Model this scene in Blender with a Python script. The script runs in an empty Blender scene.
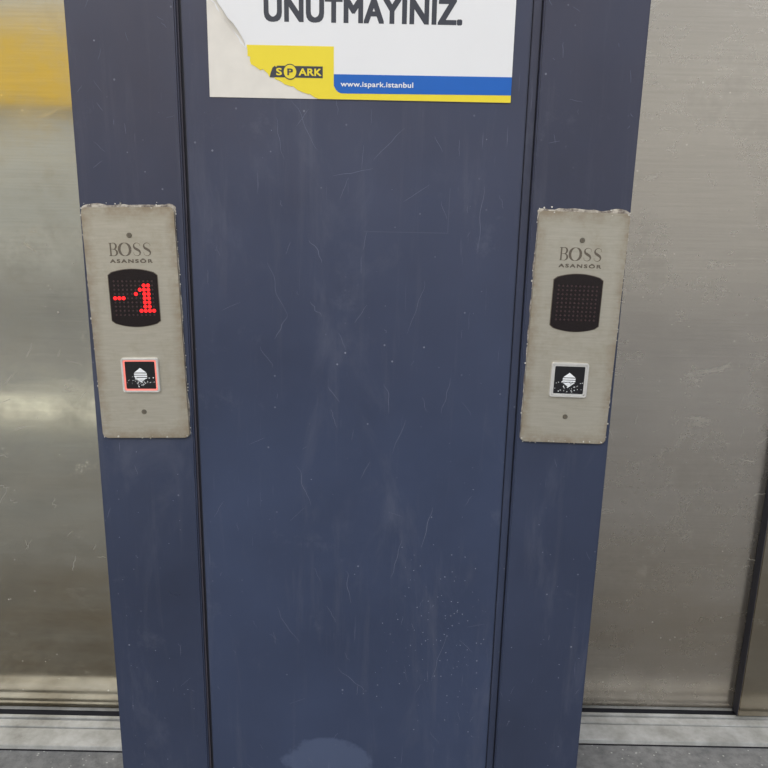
import bpy, bmesh, math, random
from mathutils import Vector, Matrix, noise
random.seed(7)
S=bpy.context.scene
S.view_settings.view_transform='Standard'
S.view_settings.look='None'
COL=S.collection

# ------------------------------------------------------------------ helpers
def lin(c):
    c=c/255.0
    return c/12.92 if c<=0.04045 else ((c+0.055)/1.055)**2.4
def rgb(r,g,b): return (lin(r),lin(g),lin(b),1)

class NT:
    def __init__(s,name):
        s.m=bpy.data.materials.new(name); s.m.use_nodes=True
        s.t=s.m.node_tree; s.b=s.t.nodes['Principled BSDF']
        s.co=s.t.nodes.new('ShaderNodeTexCoord').outputs['Object']
    def n(s,t,**k):
        nd=s.t.nodes.new(t)
        for a,b in k.items(): setattr(nd,a,b)
        return nd
    def l(s,a,b): s.t.links.new(a,b)
    def mapped(s,scale=(1,1,1),loc=(0,0,0),rot=(0,0,0)):
        m=s.n('ShaderNodeMapping'); m.inputs['Scale'].default_value=scale
        m.inputs['Location'].default_value=loc; m.inputs['Rotation'].default_value=rot
        s.l(s.co,m.inputs['Vector']); return m.outputs[0]
    def noise(s,scale,detail=4,rough=.55,mp=(1,1,1),loc=(0,0,0),rot=(0,0,0),dist=0):
        n=s.n('ShaderNodeTexNoise'); n.inputs['Scale'].default_value=scale
        n.inputs['Detail'].default_value=detail; n.inputs['Roughness'].default_value=rough
        n.inputs['Distortion'].default_value=dist
        s.l(s.mapped(mp,loc,rot),n.inputs['Vector']); return n.outputs['Fac']
    def rng(s,v,a,b,c=0,d=1):
        r=s.n('ShaderNodeMapRange'); r.inputs[1].default_value=a; r.inputs[2].default_value=b
        r.inputs[3].default_value=c; r.inputs[4].default_value=d
        s.l(v,r.inputs[0]); return r.outputs[0]
    def math(s,op,a,b=None):
        m=s.n('ShaderNodeMath',operation=op)
        for i,v in enumerate((a,b)):
            if v is None: continue
            if isinstance(v,(int,float)): m.inputs[i].default_value=v
            else: s.l(v,m.inputs[i])
        return m.outputs[0]
    def mix(s,f,a,b):
        m=s.n('ShaderNodeMix',data_type='RGBA')
        if isinstance(f,(int,float)): m.inputs[0].default_value=f
        else: s.l(f,m.inputs[0])
        for i,v in ((6,a),(7,b)):
            if isinstance(v,tuple): m.inputs[i].default_value=v
            else: s.l(v,m.inputs[i])
        return m.outputs[2]
    def specks(s,scale,dens,size,loc=(0,0,0)):
        v=s.n('ShaderNodeTexVoronoi'); v.inputs['Scale'].default_value=scale
        s.l(s.mapped(loc=loc),v.inputs['Vector'])
        d=s.rng(v.outputs['Distance'],size,size*.7)
        sp=s.n('ShaderNodeSeparateColor'); s.l(v.outputs['Color'],sp.inputs[0])
        pick=s.math('GREATER_THAN',sp.outputs[0],1-dens)
        return s.math('MULTIPLY',d,pick)
    def col(s,v):
        if isinstance(v,tuple): s.b.inputs['Base Color'].default_value=v
        else: s.l(v,s.b.inputs['Base Color'])
    def rough(s,v):
        if isinstance(v,(int,float)): s.b.inputs['Roughness'].default_value=v
        else: s.l(v,s.b.inputs['Roughness'])
    def bump(s,v,strength=.2,dist=.001):
        b=s.n('ShaderNodeBump'); b.inputs['Strength'].default_value=strength
        b.inputs['Distance'].default_value=dist
        s.l(v,b.inputs['Height']); s.l(b.outputs[0],s.b.inputs['Normal'])

def simple(name,c,rough=.5,metal=0,emit=None,es=0,var=.12,sc=60):
    t=NT(name)
    n=t.noise(sc,3)
    d=tuple(x*(1-var) for x in c[:3])+(1,); e=tuple(min(1,x*(1+var)) for x in c[:3])+(1,)
    t.col(t.mix(n,d,e)); t.rough(rough); t.b.inputs['Metallic'].default_value=metal
    if emit:
        t.b.inputs['Emission Color'].default_value=emit; t.b.inputs['Emission Strength'].default_value=es
    return t.m

def mkobj(name,bm_or_me,mat=None,parent=None,smooth=False):
    if isinstance(bm_or_me,bmesh.types.BMesh):
        me=bpy.data.meshes.new(name); bmesh.ops.recalc_face_normals(bm_or_me,faces=bm_or_me.faces)
        bm_or_me.to_mesh(me); bm_or_me.free()
    else: me=bm_or_me; me.name=name
    if mat: 
        me.materials.clear(); me.materials.append(mat)
    o=bpy.data.objects.new(name,me); COL.objects.link(o)
    if smooth:
        for p in me.polygons: p.use_smooth=True
    if parent: o.parent=parent
    return o
def empty(name,loc=(0,0,0),rot=(0,0,0)):
    e=bpy.data.objects.new(name,None); e.location=loc; e.rotation_euler=rot
    e.empty_display_size=.05; COL.objects.link(e); return e
def addbox(bm,x0,x1,y0,y1,z0,z1):
    r=bmesh.ops.create_cube(bm,size=1)
    for v in r['verts']:
        v.co=Vector(((x0+x1)/2+v.co.x*(x1-x0),(y0+y1)/2+v.co.y*(y1-y0),(z0+z1)/2+v.co.z*(z1-z0)))
    return r['verts']
def box(name,x0,x1,y0,y1,z0,z1,mat,parent=None,bev=0):
    bm=bmesh.new(); addbox(bm,x0,x1,y0,y1,z0,z1)
    if bev: bmesh.ops.bevel(bm,geom=list(bm.edges),offset=bev,segments=2,affect='EDGES')
    return mkobj(name,bm,mat,parent)
def slab(bm,pts,y0,y1):
    f=[bm.verts.new((x,y0,z)) for x,z in pts]; b=[bm.verts.new((x,y1,z)) for x,z in pts]
    bm.faces.new(f); bm.faces.new(b[::-1]); n=len(pts)
    for i in range(n): bm.faces.new((f[i],b[i],b[(i+1)%n],f[(i+1)%n]))
def slabobj(name,pts,y0,y1,mat,parent=None,bev=0):
    bm=bmesh.new(); slab(bm,pts,y0,y1)
    if bev:
        es=[e for e in bm.edges if abs(e.verts[0].co.y-y0)<1e-7 and abs(e.verts[1].co.y-y0)<1e-7]
        bmesh.ops.bevel(bm,geom=es,offset=bev,segments=2,affect='EDGES')
    return mkobj(name,bm,mat,parent)
def rrect(w,h,r,seg=8,cx=0,cz=0):
    p=[]
    for sx,sz,a0 in ((1,1,0),(-1,1,90),(-1,-1,180),(1,-1,270)):
        for i in range(seg+1):
            a=math.radians(a0+90*i/seg)
            p.append((cx+sx*(w/2-r)+r*math.cos(a),cz+sz*(h/2-r)+r*math.sin(a)))
    return p
def ribbon(bm,pts,w,y,y2=None,taper=True):
    L=[];R=[];n=len(pts)
    for i,(x,z) in enumerate(pts):
        a=pts[max(0,i-1)]; b=pts[min(n-1,i+1)]
        dx,dz=b[0]-a[0],b[1]-a[1]; l=math.hypot(dx,dz) or 1
        ww=w(i/(n-1),dx/l,dz/l) if callable(w) else (w*(math.sin(math.pi*min(1,max(0,(i+.4)/(n-.2))))**.5) if taper else w)
        L.append(bm.verts.new((x-dz/l*ww/2,y,z+dx/l*ww/2))); R.append(bm.verts.new((x+dz/l*ww/2,y,z-dx/l*ww/2)))
    for i in range(n-1):
        bm.faces.new((L[i],L[i+1],R[i+1],R[i]))
def textobj(name,txt,x0,x1,z0,z1,y,mat,parent=None,bold=0,space=1):
    """z0 baseline, z1 cap top; weight built from slightly shifted layers"""
    cu=bpy.data.curves.new('t','FONT'); cu.body=txt; cu.size=1; cu.space_character=space
    cu.resolution_u=4
    o=bpy.data.objects.new('t',cu); COL.objects.link(o)
    dg=bpy.context.evaluated_depsgraph_get(); dg.update()
    me=bpy.data.meshes.new_from_object(o.evaluated_get(dg)); bpy.data.objects.remove(o)
    xs=[v.co.x for v in me.vertices]; a,b=min(xs),max(xs)
    sz=(z1-z0)/0.729; bw=bold*sz
    bm=bmesh.new(); k=0
    shifts=[(0,0)]+([(c*bw,d*bw*.8) for c in (-1,-.5,.5,1) for d in (-1,0,1)] if bold else [])
    for dx,dz in shifts:
        m2=me.copy()
        for v in m2.vertices:
            v.co=Vector((x0+bw+(v.co.x-a)/(b-a)*(x1-x0-2*bw)+dx, y-k*.000008, z0+bw*.8+v.co.y/.729*(z1-z0-1.6*bw)+dz))
        bm.from_mesh(m2); bpy.data.meshes.remove(m2); k+=1
    return mkobj(name,bm,mat,parent)

# ------------------------------------------------------------------ materials
def paint(name,base,lo,hi,seed=0,rough=.36,patch=False):
    t=NT(name)
    big=t.noise(3.2,5,.6,loc=(seed,seed,seed))
    c=t.mix(t.rng(big,.3,.7),lo,hi)
    fine=t.noise(160,3,.6,mp=(1,1,.5),loc=(seed,0,0))
    c=t.mix(t.rng(fine,.35,.75,0,.25),c,base)
    sx=t.n('ShaderNodeSeparateXYZ'); t.l(t.co,sx.inputs[0])
    sheen=t.rng(sx.outputs[2],.75,1.35,0,.6)
    sheen=t.math('MULTIPLY',sheen,t.rng(t.noise(5,5,.65,mp=(1.6,1,.7),loc=(seed+2,0,0)),.3,.7,.5,1))
    c=t.mix(sheen,c,rgb(72,69,82))  # greyish reflection of the surroundings painted into the upper part of the colour
    st=t.noise(9,5,.7,mp=(5,1,.35),loc=(seed,0,3),dist=.3)
    c=t.mix(t.rng(st,.55,.82,0,.20),c,rgb(104,106,118))
    wp=t.noise(7,8,.75,loc=(seed+4,0,1))
    c=t.mix(t.rng(wp,.60,.72,0,.16),c,rgb(120,125,140))
    sm=t.noise(3.5,6,.7,loc=(seed+11,0,2),rot=(0,.6,0),mp=(2.4,1,.8),dist=.8)
    c=t.mix(t.rng(sm,.55,.75,0,.28),c,rgb(98,102,118))
    # hairline scuffs
    for k,(ang,sd) in enumerate(((.35,0),(-.5,20),(1.3,40))):
        h=t.noise(26,3,.6,mp=(9,1,.5),loc=(seed+sd,0,sd),rot=(0,ang,0),dist=.2)
        gate=t.rng(t.noise(4,3,.6,loc=(sd,3,seed)),.5,.66)
        c=t.mix(t.math('MULTIPLY',t.rng(h,.68,.74,0,.35),gate),c,rgb(122,126,146))
    s1=t.specks(95,.08,.14,(seed,0,0))
    cl=t.rng(t.noise(5,3,.6,loc=(seed+9,0,0)),.45,.62,.1,1)
    c=t.mix(t.math('MULTIPLY',t.math('MULTIPLY',s1,cl),.5),c,rgb(160,165,180))
    if patch:
        # rubbed area low on the panel
        dx=t.math('DIVIDE',t.math('ADD',sx.outputs[0],.075),.07); dz=t.math('DIVIDE',t.math('ADD',sx.outputs[2],-.235),.04)
        d=t.math('ADD',t.math('MULTIPLY',dx,dx),t.math('MULTIPLY',dz,dz))
        d=t.math('ADD',d,t.math('MULTIPLY',t.noise(28,6,.7),1.6))
        c=t.mix(t.rng(d,1.85,1.6,0,.35),c,rgb(92,104,132))
    t.col(c)
    t.rough(t.math('ADD',t.rng(big,.3,.7,rough-.06,rough+.08),t.math('MULTIPLY',t.rng(sm,.5,.75),.12)))
    t.bump(t.noise(420,2,.5),.08,.0006)
    return t.m
M_paint=paint('navy_paint',rgb(50,60,86),rgb(46,55,78),rgb(55,66,93),0,patch=True)
M_paint2=paint('navy_paint_flange',rgb(45,53,76),rgb(42,49,69),rgb(51,60,84),5,.33)
M_dark=simple('seam_dark',rgb(22,22,30),.7)
M_seam=simple('seam_shadow_paint',rgb(32,33,44),.6)
M_rust=simple('seam_worn_edge',rgb(92,88,98),.6,sc=30,var=.4)
M_scr=simple('scratch_pale',rgb(96,102,122),.7)
M_fleck=simple('fleck_white',rgb(205,203,196),.8)
M_fleck2=simple('fleck_dust',rgb(120,126,144),.8)
M_smudge=simple('door_scuff',rgb(176,173,165),.7,.3,sc=80,var=.25)

def steel(name,base,warm,dark,reflect_grime,seed,r0=.13,g=.75):
    t=NT(name)
    band=t.noise(2.2,5,.62,mp=(.22,1,3.2),loc=(seed,0,seed))
    c=t.mix(t.rng(band,.3,.7),base,warm)
    fine=t.noise(60,4,.6,mp=(.12,1,6),loc=(0,0,seed))
    c=t.mix(t.rng(fine,.35,.7,0,.2),c,dark)
    sx=t.n('ShaderNodeSeparateXYZ'); t.l(t.co,sx.inputs[0])
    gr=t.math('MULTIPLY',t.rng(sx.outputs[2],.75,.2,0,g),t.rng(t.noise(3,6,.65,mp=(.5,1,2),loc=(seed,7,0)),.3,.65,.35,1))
    c=t.mix(gr,c,reflect_grime)  # dark ground reflection, with some brownish dirt, painted into the lower steel
    cloud=t.noise(6,8,.72,loc=(seed,2,0))
    c=t.mix(t.rng(cloud,.52,.75,0,.45),c,dark)
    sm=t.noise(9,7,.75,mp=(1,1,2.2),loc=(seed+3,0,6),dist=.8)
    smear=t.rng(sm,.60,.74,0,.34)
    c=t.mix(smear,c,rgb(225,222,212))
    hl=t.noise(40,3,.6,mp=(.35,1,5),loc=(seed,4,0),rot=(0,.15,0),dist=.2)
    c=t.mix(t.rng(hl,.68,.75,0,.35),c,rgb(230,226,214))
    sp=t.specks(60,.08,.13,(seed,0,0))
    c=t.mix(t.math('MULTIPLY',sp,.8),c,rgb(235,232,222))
    t.col(c)
    t.b.inputs['Metallic'].default_value=.92
    rr=t.rng(cloud,.35,.7,r0,r0+.14)
    t.rough(t.math('ADD',rr,t.math('MULTIPLY',smear,.6)))
    t.bump(t.noise(5,3,.5,mp=(.3,1,2.2),loc=(seed,0,0)),.22,.0012)
    return t.m
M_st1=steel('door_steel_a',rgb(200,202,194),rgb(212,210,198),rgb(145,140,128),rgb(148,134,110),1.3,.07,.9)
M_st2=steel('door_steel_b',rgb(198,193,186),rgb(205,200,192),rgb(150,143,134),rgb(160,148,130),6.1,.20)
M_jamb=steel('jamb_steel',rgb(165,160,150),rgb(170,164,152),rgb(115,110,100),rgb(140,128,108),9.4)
def sill():
    t=NT('sill_aluminium')
    n=t.noise(12,6,.7); c=t.mix(t.rng(n,.35,.7),rgb(196,198,198),rgb(142,142,138))
    t.col(c); t.b.inputs['Metallic'].default_value=.3; t.rough(.5); return t.m
M_sill=sill()
def ground():
    t=NT('worn_concrete')
    a=t.noise(4,8,.65); b=t.noise(45,6,.7); 
    c=t.mix(t.rng(a,.3,.7),rgb(112,113,114),rgb(142,142,141))
    c=t.mix(t.rng(b,.4,.7,0,.75),c,rgb(84,85,86))
    c=t.mix(t.math('MULTIPLY',t.specks(120,.2,.25),.7),c,rgb(190,190,185))
    t.col(c); t.rough(.85); t.bump(b,.7,.004); return t.m
M_ground=ground()
def wallm():
    t=NT('facade_concrete')
    a=t.noise(.8,5,.6,mp=(1,1,2)); t.col(t.mix(t.rng(a,.3,.7),rgb(172,173,169),rgb(206,206,201))); t.rough(.9); return t.m
M_wall=wallm()
M_yel=simple('fascia_yellow',rgb(232,190,40),.5,sc=3)
M_white=simple('reflection_strip_white',rgb(252,244,222),.6,sc=5)

def plate(name,seed):
    t=NT(name)
    br=t.noise(30,5,.6,mp=(1,1,14),loc=(seed,0,0))
    c=t.mix(t.rng(br,.3,.7),rgb(172,168,156),rgb(184,180,169))
    cl=t.noise(22,7,.75,loc=(seed,0,3))
    c=t.mix(t.rng(cl,.5,.72,0,.45),c,rgb(150,140,120))
    sx=t.n('ShaderNodeSeparateXYZ'); t.l(t.co,sx.inputs[0])
    ex=t.rng(t.math('ABSOLUTE',sx.outputs[0]),.044,.060); ez=t.rng(t.math('ABSOLUTE',sx.outputs[2]),.134,.155)
    e=t.math('MAXIMUM',ex,ez)
    e=t.math('MULTIPLY',e,t.rng(t.noise(40,5,.7,loc=(seed,1,0)),.3,.6))
    c=t.mix(t.math('MULTIPLY',e,.8),c,rgb(138,122,100))
    t.col(c); t.b.inputs['Metallic'].default_value=.55
    t.rough(t.rng(cl,.3,.7,.34,.48)); return t.m
def putty():
    t=NT('dried_sealant')
    n=t.noise(70,5,.7); c=t.mix(t.rng(n,.42,.66),rgb(98,90,84),rgb(190,184,172))
    t.col(c); t.rough(.85); t.bump(n,.4,.0006); return t.m
M_putty=putty()
M_eng=simple('engraved_dark',rgb(92,84,74),.7)
M_glass=simple('display_window',rgb(18,8,12),.25,sc=20)
M_off=simple('led_off',rgb(52,33,36),.5)
M_on=simple('led_lit',rgb(190,5,8),.6,emit=(1,.012,.015,1),es=1.5)
M_chrome=simple('button_chrome',rgb(226,226,224),.3,.6,sc=200)
M_black=simple('button_black',rgb(20,21,26),.3)
M_icon=simple('button_icon',rgb(232,236,240),.6)
M_glow=simple('button_halo_lit',rgb(225,140,130),.4,emit=(1,.10,.08,1),es=.35)
M_screw=simple('screw_metal',rgb(120,116,106),.4,.8)
M_paper=simple('sign_white',rgb(222,223,226),.45,var=.03,sc=8)
M_torn=simple('torn_paper',rgb(214,210,203),.8,var=.12,sc=35)
M_sy=simple('sign_yellow',rgb(228,208,52),.4,var=.03)
M_sb=simple('sign_blue',rgb(14,92,180),.4,var=.03)
M_st=simple('sign_text_dark',rgb(52,55,66),.45,var=.03)
M_ghost=simple('old_sticker_residue',rgb(68,75,96),.55,var=.06,sc=40)

# ------------------------------------------------------------------ pillar
XL,IL,IR,XR=-.392,-.259,.182,.309
HT=2.45
pil=empty('elevator_pillar')
RC=.010
box('core',XL+.002,XR-.002,RC+.002,.395,0,HT,M_paint2,pil)
box('flange_left',XL,IL,0,.03,0,HT,M_paint2,pil,.0018)
box('flange_right',IR,XR,0,.03,0,HT,M_paint2,pil,.0018)
box('centre_panel',IL+.0055,IR-.0125,RC-.004,RC+.01,0,HT,M_paint,pil,.0015)
box('seam_strip_left',IL+.0002,IL+.0018,RC-.003,RC+.008,0,HT,M_rust,pil)
box('seam_shadow_left',IL+.0018,IL+.0056,RC+.0005,RC+.008,0,HT,M_seam,pil)
box('seam_strip_right',IR-.0112,IR-.0015,RC-.0030,RC+.008,0,HT,M_paint2,pil,.0008)
box('seam_shadow_right',IR-.0126,IR-.0001,RC+.0008,RC+.009,0,HT,M_seam,pil)

def wob(x0,z0,x1,z1,n=8,a=.003):
    s=random.random()*50; out=[]
    for i in range(n):
        f=i/(n-1)
        k=noise.noise(Vector((f*3,s,0)))*a
        out.append((x0+(x1-x0)*f+k,z0+(z1-z0)*f+k*.6))
    return out
yc=RC-.004-.00015
bm=bmesh.new()
marks=[(-.12,1.20,-.09,1.14),(-.14,1.18,-.13,1.13),(-.115,1.17,-.10,1.19),(-.07,1.11,-.02,1.12),(-.02,1.13,.02,1.17),
 (-.155,1.00,-.13,.93),(-.13,.93,-.145,.90),(-.165,.89,-.15,.86),(-.10,1.03,-.085,1.00),(-.10,.95,-.085,.93),
 (.05,.98,.03,.91),(.09,.85,.08,.80),(.03,.79,.012,.74),(.07,.66,.06,.60),(.03,.61,.015,.55),(-.12,.72,-.10,.66),
 (-.15,.50,-.12,.44),(.10,.46,.08,.38),(-.06,.40,-.02,.36),(.12,1.10,.12,1.02),(.02,1.08,.05,1.10),(.0,.84,.01,.80),(-.05,.56,-.04,.51)]
for a,b,c,d in marks: ribbon(bm,wob(a,b,c,d,12,.006),random.uniform(.0004,.0007),yc)
for i in range(70):
    x=random.uniform(IL+.02,IR-.03); z=random.uniform(.2,1.25); an=random.gauss(math.pi/2,.6); l=random.uniform(.005,.03)
    ribbon(bm,wob(x,z,x+l*math.cos(an),z+l*math.sin(an),6,.002),random.uniform(.0003,.0005),yc)
mkobj('scratches_centre',bm,M_scr,pil)
bm=bmesh.new()
for (fx0,fx1) in ((XL+.005,IL-.005),(IR+.005,XR-.005)):
    for i in range(22):
        x=random.uniform(fx0,fx1); z=random.choice([random.uniform(.2,.75),random.uniform(1.09,1.32)]); an=random.gauss(math.pi/2,.7); l=random.uniform(.004,.022)
        p=wob(x,z,x+l*math.cos(an),z+l*math.sin(an),6,.001)
        p=[(min(fx1+.003,max(fx0-.003,q[0])),q[1]) for q in p]
        ribbon(bm,p,random.uniform(.0003,.0006),-.00015)
mkobj('scratches_flange',bm,M_scr,pil)
bm=bmesh.new()
def fleck(bm,x,z,r,y,th=.0004):
    n=6; p=[(x+r*random.uniform(.5,1.2)*math.cos(i*math.tau/n),z+r*random.uniform(.5,1.2)*math.sin(i*math.tau/n)) for i in range(n)]
    slab(bm,p,y-th,y)
for i in range(130):
    x=random.gauss(.10,.05); z=random.gauss(.50,.10)
    if IL+.01<x<IR-.02: fleck(bm,x,z,random.uniform(.0004,.0010),yc+.0001,.0002)
for i in range(22):
    fleck(bm,random.uniform(IL+.01,IR-.02),random.uniform(.2,1.3),random.uniform(.0003,.0007),yc+.0001,.0002)
for i in range(50):
    fleck(bm,random.choice([random.uniform(XL+.005,IL-.005),random.uniform(IR+.005,XR-.005)]),random.uniform(.2,.75),random.uniform(.0004,.0008),0,.0002)
mkobj('dust_flecks',bm,M_fleck2,pil)
bm=bmesh.new()
ribbon(bm,[(-.03,1.042),(.079,1.042)],.0012,yc,taper=False)
ribbon(bm,[(.078,1.042),(.079,1.098)],.0012,yc,taper=False)
mkobj('old_sticker_outline',bm,M_ghost,pil)

# ------------------------------------------------------------------ call panels
def serifB(bm,x,w,h,z,y):
    vw=w*.2
    def wf(t,dx,dz): return .0004+vw*abs(dz)**1.3
    ribbon(bm,[(x+w*.2,z),(x+w*.2,z+h*.5),(x+w*.2,z+h)],vw*.9,y,taper=False)
    ribbon(bm,[(x,z+h-.0003),(x+w*.5,z+h-.0003)],.0006,y,taper=False)
    ribbon(bm,[(x,z+.0003),(x+w*.5,z+.0003)],.0006,y,taper=False)
    for (za,zb,r) in ((.5,1,.38),(0,.52,.46)):
        c=(za+zb)/2*h+z; rh=(zb-za)/2*h
        ribbon(bm,[(x+w*.5+r*w*math.cos(a),c+rh*math.sin(a)) for a in [math.radians(-90+180*i/12) for i in range(13)]],wf,y)
        ribbon(bm,[(x+w*.2,z+zb*h-.0003*(zb==1)),(x+w*.52,z+zb*h-.0003*(zb==1))],.0005,y,taper=False)
def serifO(bm,x,w,h,z,y):
    def wf(t,dx,dz): return .0004+w*.2*abs(dz)**1.3
    ribbon(bm,[(x+w/2+w*.45*math.cos(a),z+h/2+h*.5*math.sin(a)) for a in [math.tau*i/28 for i in range(29)]],wf,y)
def serifS(bm,x,w,h,z,y):
    pts=[(.86,.74),(.84,.9),(.62,.99),(.4,.99),(.2,.88),(.16,.74),(.26,.6),(.5,.5),(.72,.4),(.84,.26),(.78,.1),(.58,.01),(.36,.01),(.16,.1),(.12,.28)]
    def wf(t,dx,dz): return .0004+w*.24*math.exp(-((t-.5)/.2)**2)
    sm=[]
    for i in range(len(pts)-1):
        a,b=pts[i],pts[i+1]; sm+=[a,((a[0]+b[0])/2,(a[1]+b[1])/2)]
    sm.append(pts[-1])
    ribbon(bm,[(x+w*p[0],z+h*p[1]) for p in sm],wf,y)

ONE=["00110","01110","10110","00110","00110","00110","01111"]
lit=set((c,4) for c in (0,1,2))
for r,row in enumerate(ONE):
    for c,ch in enumerate(row):
        if ch=='1': lit.add((5+c,7-r))

def panel(cx,cz,rot,on,seed,W=.118,H=.307):
    e=empty('elevator_call_panel',(cx,0,cz),(0,rot,0))
    TH=.0045; y=-TH
    slabobj('face_plate',rrect(W,H,.006),y,0,plate('brushed_plate_%d'%seed,seed*3.7),e,.0009)
    outer=rrect(W,H,.006,5); bm=bmesh.new(); A=[]
    per=[]; n=len(outer)
    for i in range(n):
        a=Vector(outer[i]); b=Vector(outer[(i+1)%n]); k=max(1,int((b-a).length/.0022))
        for j in range(k): per.append(a+(b-a)*j/k)
    N=len(per)
    for i,p in enumerate(per):
        t=(per[(i+1)%N]-per[i-1]).normalized(); nn=Vector((t.y,-t.x))
        q=noise.noise(Vector((p.x*45+seed,p.y*45,seed)))+.4*noise.noise(Vector((p.x*200,p.y*200,seed)))
        k=.0006+max(0,q)*.0026
        if p.y>H/2-.004: k+=.0012+max(0,.25+noise.noise(Vector((p.x*35,seed*2,1))))*.0045
        ox=p.x+nn.x*k; oz=p.y+nn.y*k
        A.append((bm.verts.new((p.x-nn.x*.001,-.0012,p.y-nn.y*.001)),bm.verts.new((p.x+nn.x*k*.55,-.0010,p.y+nn.y*k*.55)),bm.verts.new((ox,.0001,oz))))
    for i in range(N):
        a=A[i];b=A[(i+1)%N]
        for j in (0,1): bm.faces.new((a[j],a[j+1],b[j+1],b[j]))
    mkobj('sealant_rim',bm,M_putty,e,True)
    bm=bmesh.new()
    for i in range(80):
        p=random.choice(per)
        fx=p.x*random.uniform(.99,1.03); fz=p.y+random.uniform(-.003,.003)
        if p.y>.14: fz=p.y+random.uniform(-.003,.006)
        inside=abs(fx)<W/2-.001 and abs(fz)<H/2-.001
        fleck(bm,fx,fz,random.uniform(.0005,.0015),y if inside else -.0005,.0004)
    mkobj('sealant_flecks',bm,M_fleck,e)
    bm=bmesh.new(); yy=y-.00015; lw=.0125; x0=-.0275; z0=.0925; h=.0165
    serifB(bm,x0,lw*.85,h,z0,yy); serifO(bm,x0+.0125,.0155,h,z0,yy); serifS(bm,x0+.030,lw*.95,h,z0,yy); serifS(bm,x0+.043,lw*.95,h,z0,yy)
    mkobj('engraved_lettering',bm,M_eng,e)
    textobj('engraved_subtitle','ASANSÖR',-.0275,.0275,.0835,.0885,yy,M_eng,e,bold=.05,space=1.3)
    w,h2,dz=.064,.075,.038
    pts=[]; k=.006
    for i in range(15):
        f=i/14*2-1; pts.append((f*w/2*.985,dz+h2/2-k*f*f-(.002 if abs(f)>.99 else 0)))
    pts=pts[::-1]
    low=[(x,2*dz-z) for x,z in pts][::-1]
    slabobj('display_window',pts+low,y-.0012,y+.001,M_glass,e,.0004)
    ps=[(x*1.03,dz+(z-dz)*1.02) for x,z in pts+low]
    slabobj('display_gasket',ps,y-.0004,y+.0005,M_eng,e)
    b1=bmesh.new(); b2=bmesh.new()
    for c in range(10):
        for r in range(9):
            x=-24.75+5.5*c; z=-22+5.5*r
            L=on and ((c,r) in lit)
            rad=.0025 if L else .0012
            p=[(x/1000+rad*math.cos(a),dz+z/1000+rad*math.sin(a)) for a in [math.tau*i/12 for i in range(12)]]
            slab(b1 if L else b2,p,y-.0015,y-.0008)
    mkobj('led_dots_off',b2,M_off,e)
    if on: mkobj('led_dots_lit',b1,M_on,e)
    else: b1.free()
    bz=-.065; s=.050
    def frame(nm,so,si,ya,yb,mat):
        bm=bmesh.new(); o=rrect(so,so*.94,.003,4,0,bz); i_=rrect(si,si*.94,.0015,4,0,bz); m=len(o)
        vo=[bm.verts.new((x,yb,z)) for x,z in o]; vt=[bm.verts.new((x*.985,ya,bz+(z-bz)*.985)) for x,z in o]
        vi=[bm.verts.new((x,ya,z)) for x,z in i_]; vb=[bm.verts.new((x,yb,z)) for x,z in i_]
        for a in range(m):
            b=(a+1)%m
            bm.faces.new((vo[a],vo[b],vt[b],vt[a])); bm.faces.new((vt[a],vt[b],vi[b],vi[a])); bm.faces.new((vi[a],vi[b],vb[b],vb[a]))
        return mkobj(nm,bm,mat,e)
    frame('button_bezel',s,s*.89,y-.0035,y+.001,M_chrome)
    frame('button_halo',s*.90,s*.80,y-.0028,y+.001,M_glow if on else M_chrome)
    slabobj('button_cap',rrect(s*.82,s*.77,.0015,4,0,bz),y-.002,y+.001,M_black,e)
    bm=bmesh.new(); ya=y-.0022; yb=y-.0019
    u=.0085
    def tri(d): slab(bm,[(-u*.95,bz+d*.0036),(u*.95,bz+d*.0036),(0,bz+d*.0100)][::d],ya,yb)
    tri(1); tri(-1)
    slab(bm,[(-u,bz-.0024),(u,bz-.0024),(u,bz-.0005),(-u,bz-.0005)],ya,yb)
    slab(bm,[(-u,bz+.0005),(u,bz+.0005),(u,bz+.0024),(-u,bz+.0024)],ya,yb)
    for i in range(55):
        fleck(bm,max(-.018,min(.018,random.gauss(0,.008))),bz-.002-min(.014,abs(random.gauss(0,.007))),random.uniform(.0003,.0009),yb,.0003)
    mkobj('button_icon',bm,M_icon,e)
    for k_,zz in enumerate((.1185,-.1165)):
        p=[(.0034*math.cos(a),zz+.0034*math.sin(a)) for a in [math.tau*i/20 for i in range(20)]]
        slabobj('screw_%d'%(k_+1),p,y-.0009,y+.0005,M_screw,e,.0004)
        p=[(.0018*math.cos(a),zz+.0018*math.sin(a)) for a in [math.tau*i/6 for i in range(6)]]
        slabobj('screw_socket_%d'%(k_+1),p,y-.00105,y-.0008,M_eng,e)
    return e
panel(-.3265,.9135,math.radians(-1.3),True,1)
panel(.2475,.9185,math.radians(.9),False,2,W=.1155)

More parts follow.
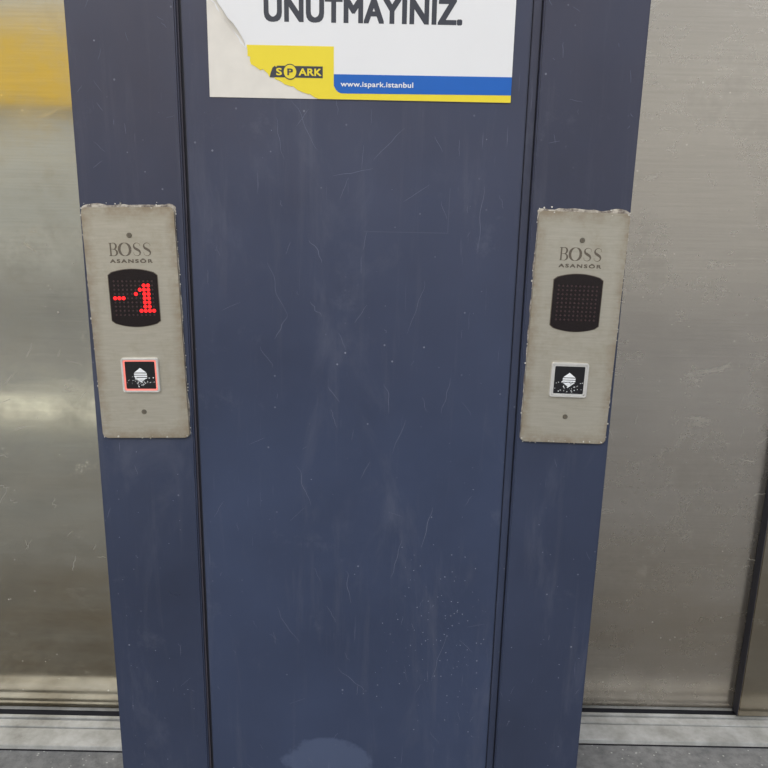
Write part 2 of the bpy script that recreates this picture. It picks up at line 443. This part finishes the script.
# ------------------------------------------------------------------ notice sign
sg=empty('parking_notice_sign')
ys=RC-.004
X0,X1,Z0,Z1=-.222,.149,1.2015,1.575
slabobj('backing_sheet',[(X0,Z0),(X1,Z0),(X1,Z1),(X0,Z1)],ys-.0009,ys,M_torn,sg)
def jag(x0,z0,x1,z1,n,a):
    return [(x0+(x1-x0)*i/n+random.uniform(-a,a)*(0<i<n),z0+(z1-z0)*i/n+random.uniform(-a,a)*(0<i<n)) for i in range(n+1)]
white=[(X1,Z0+.008),(X1,Z1),(X0,Z1),(X0,1.318)]+jag(-.219,1.312,-.176,1.258,9,.0018)+[(-.172,1.262),(-.069,1.262),(-.069,1.230)]
white=white+[(-.060,1.2295),(-.060,Z0+.008)]
slabobj('printed_film',white,ys-.0013,ys-.0008,M_paper,sg)
yel=[(-.069,1.262),(-.175,1.262)]+jag(-.174,1.255,-.170,1.240,4,.0022)+jag(-.166,1.238,-.150,1.230,5,.0018)+jag(-.148,1.226,-.088,1.2017,14,.0026)+[(X1,Z0),(X1,Z0+.009),(-.062,Z0+.009),(-.069,1.216)]
slabobj('yellow_band',yel,ys-.0015,ys-.0008,M_sy,sg)
blu=[(X1,Z0+.0085),(X1,1.231)]+[(-.069,1.2305)]+[(-.069,1.220)]+[(-.069+.011*(1-math.cos(a)),1.220-.0115*math.sin(a)) for a in [math.radians(90*i/6) for i in range(1,7)]]
slabobj('blue_band',blu,ys-.0017,ys-.0008,M_sb,sg)
yt=ys-.0019
textobj('web_text','www.ispark.istanbul',-.0605,.0285,1.2165,1.2230,yt,M_paper,sg,bold=.02,space=1.05)
textobj('warning_text','UNUTMAYINIZ.',-.1535,.0855,1.2885,1.3190,yt+.0005,M_st,sg,bold=.032,space=1.06)
textobj('warning_text_upper','FİŞİNİZİ ALMAYI',-.175,.105,1.345,1.3755,yt+.0005,M_st,sg,bold=.03)
textobj('warning_text_top','LÜTFEN',-.10,.03,1.40,1.431,yt+.0005,M_st,sg,bold=.03)
slabobj('logo_plate',[(-.1475,1.2257),(-.0825,1.2255),(-.0825,1.2390),(-.1380,1.2390),(-.1395,1.2372),(-.1410,1.2388),(-.1440,1.2365),(-.1465,1.2300)],ys-.00165,ys-.0008,M_st,sg)
textobj('logo_text','ARK',-.1120,-.0840,1.2280,1.2368,yt,M_sy,sg,bold=.03,space=1.05)
textobj('logo_text_start','S',-.1395,-.1325,1.2280,1.2368,yt,M_sy,sg,bold=.03)
p=[(-.1225+.0088*math.cos(a),1.2322+.0092*math.sin(a)) for a in [math.tau*i/24 for i in range(24)]]
slabobj('logo_ring',p,yt+.0001,ys-.001,M_st,sg)
p=[(-.1225+.0077*math.cos(a),1.2322+.0080*math.sin(a)) for a in [math.tau*i/24 for i in range(24)]]
slabobj('logo_disc',p,yt,ys-.001,M_sy,sg)
textobj('logo_letter','P',-.1258,-.1190,1.2282,1.2364,yt-.0002,M_st,sg,bold=.03)
# lifted edge of torn film
def curl(name,xa,za,xb,zb,wd,lift,dirx,dirz,k):
    bm=bmesh.new(); prev=None; n=22
    for i in range(n+1):
        f=i/n; x=xa+(xb-xa)*f+math.sin(f*11+k)*.0012; z=za+(zb-za)*f+math.sin(f*8+k)*.0014
        e_=math.sin(math.pi*min(1,max(0,f)))**.6
        wdt=wd*e_*(1+.35*noise.noise(Vector((f*6,k,0))))+.0004
        row=[]
        for g in (0,.2,.4,.6,.8,1):
            a=g*2.8
            row.append(bm.verts.new((x+dirx*wdt*math.sin(a*.56),ys-.0014-lift*e_*(1-math.cos(a))*.5,z+dirz*wdt*math.sin(a*.56))))
        if prev:
            for j in range(5): bm.faces.new((prev[j],prev[j+1],row[j+1],row[j]))
        prev=row
    mkobj(name,bm,M_torn,sg,True)
curl('torn_curl',-.2205,1.316,-.176,1.259,.005,.004,.75,.6,0)

# ------------------------------------------------------------------ doors / thresholds / shell
def door(name,leafs):
    e=empty(name)
    for i,(x0,x1,y0,y1,m) in enumerate(leafs):
        box('leaf_%d'%(i+1),x0,x1,y0,y1,.016,2.12,m,e,.002)
    return e
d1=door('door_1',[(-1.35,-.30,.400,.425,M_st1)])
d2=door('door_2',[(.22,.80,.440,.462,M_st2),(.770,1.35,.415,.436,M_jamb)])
box('leaf_edge_gasket',.7685,.7700,.416,.438,.016,2.12,M_seam,d2)
def scuffs(nm,par,y,xr,zr,n,seed):
    random.seed(seed); bm=bmesh.new()
    for i in range(n):
        x=random.uniform(*xr); z=random.uniform(*zr); an=random.choice([random.gauss(.1,.3),random.gauss(1.2,.4)]); l=random.uniform(.006,.035)
        ribbon(bm,wob(x,z,x+l*math.cos(an),z+l*math.sin(an),8,.008),random.uniform(.0004,.0010),y-.00015)
    for i in range(n):
        fleck(bm,random.uniform(*xr),random.uniform(zr[0]-.3,zr[1]+.2),random.uniform(.0005,.0018),y,.0002)
    mkobj(nm,bm,M_smudge,par)
scuffs('scuff_marks',d1,.400,(-.84,-.45),(.32,.8),34,3)
scuffs('scuff_marks',d2,.440,(.38,.75),(.35,.75),50,4)
def thresh(x0,x1,y,end):
    e=empty('elevator_threshold')
    bm=bmesh.new(); addbox(bm,x0,x1,y,end,0,.003)
    mkobj('base',bm,M_dark,e)
    L=end-y
    for i,(a,b,h) in enumerate(((0,L*.36,.013),(L*.40,L*.55,.012),(L*.60,L*.66,.012),(L*.84,L,.012))):
        box('rail_%d'%(i+1),x0,x1,y+a,y+b,.003,h,M_sill,e,.001)
thresh(-1.35,-.395,.290,.43); thresh(.312,1.35,.338,.47)
box('floor',-9,9,-9,1.2,-.1,0,M_ground)
wb=empty('wall_back')
box('header',-1.6,1.6,.40,.62,2.14,3.0,M_wall,wb)
box('pier_left',-2.6,-1.36,.38,.62,0,3.0,M_wall,wb)
box('pier_right',1.36,2.6,.38,.62,0,3.0,M_wall,wb)
box('shaft_back',-1.36,1.36,.60,.62,0,2.14,M_dark,wb)
box('wall_front',-9,9,-7.4,-7.1,0,4.2,M_wall)
box('trim_1',-9,-1.2,-7.1,-6.9,1.85,2.70,M_yel)
box('reflection_strip',-5,-.9,-2.05,-1.66,0,.002,M_white)  # unseen pale strip added so the left door reflects a bright streak

# ------------------------------------------------------------------ light
w=bpy.data.worlds.new('World'); S.world=w; w.use_nodes=True
nt=w.node_tree; bg=nt.nodes['Background']
sky=nt.nodes.new('ShaderNodeTexSky'); sky.sky_type='NISHITA'; sky.sun_disc=False; sky.sun_elevation=math.radians(50); sky.dust_density=4
mx=nt.nodes.new('ShaderNodeMix'); mx.data_type='RGBA'; mx.inputs[0].default_value=.08
mx.inputs[6].default_value=(1.0,.99,.97,1); nt.links.new(sky.outputs[0],mx.inputs[7])
nt.links.new(mx.outputs[2],bg.inputs[0]); bg.inputs[1].default_value=1.15
su=bpy.data.lights.new('sun','SUN'); su.energy=1.6; su.angle=math.radians(20); su.color=(1,.97,.92)
so=bpy.data.objects.new('sun',su); so.rotation_euler=(math.radians(50),0,math.radians(-22)); COL.objects.link(so)

# ------------------------------------------------------------------ camera
cd=bpy.data.cameras.new('camera'); cd.sensor_width=36; cd.lens=36; cd.clip_start=.02
cam=bpy.data.objects.new('camera',cd); COL.objects.link(cam)
cam.matrix_world=Matrix.Translation((0,-1,1.1))@Matrix.Rotation(math.radians(90-14.5),4,'X')@Matrix.Rotation(.02,4,'Z')
S.camera=cam
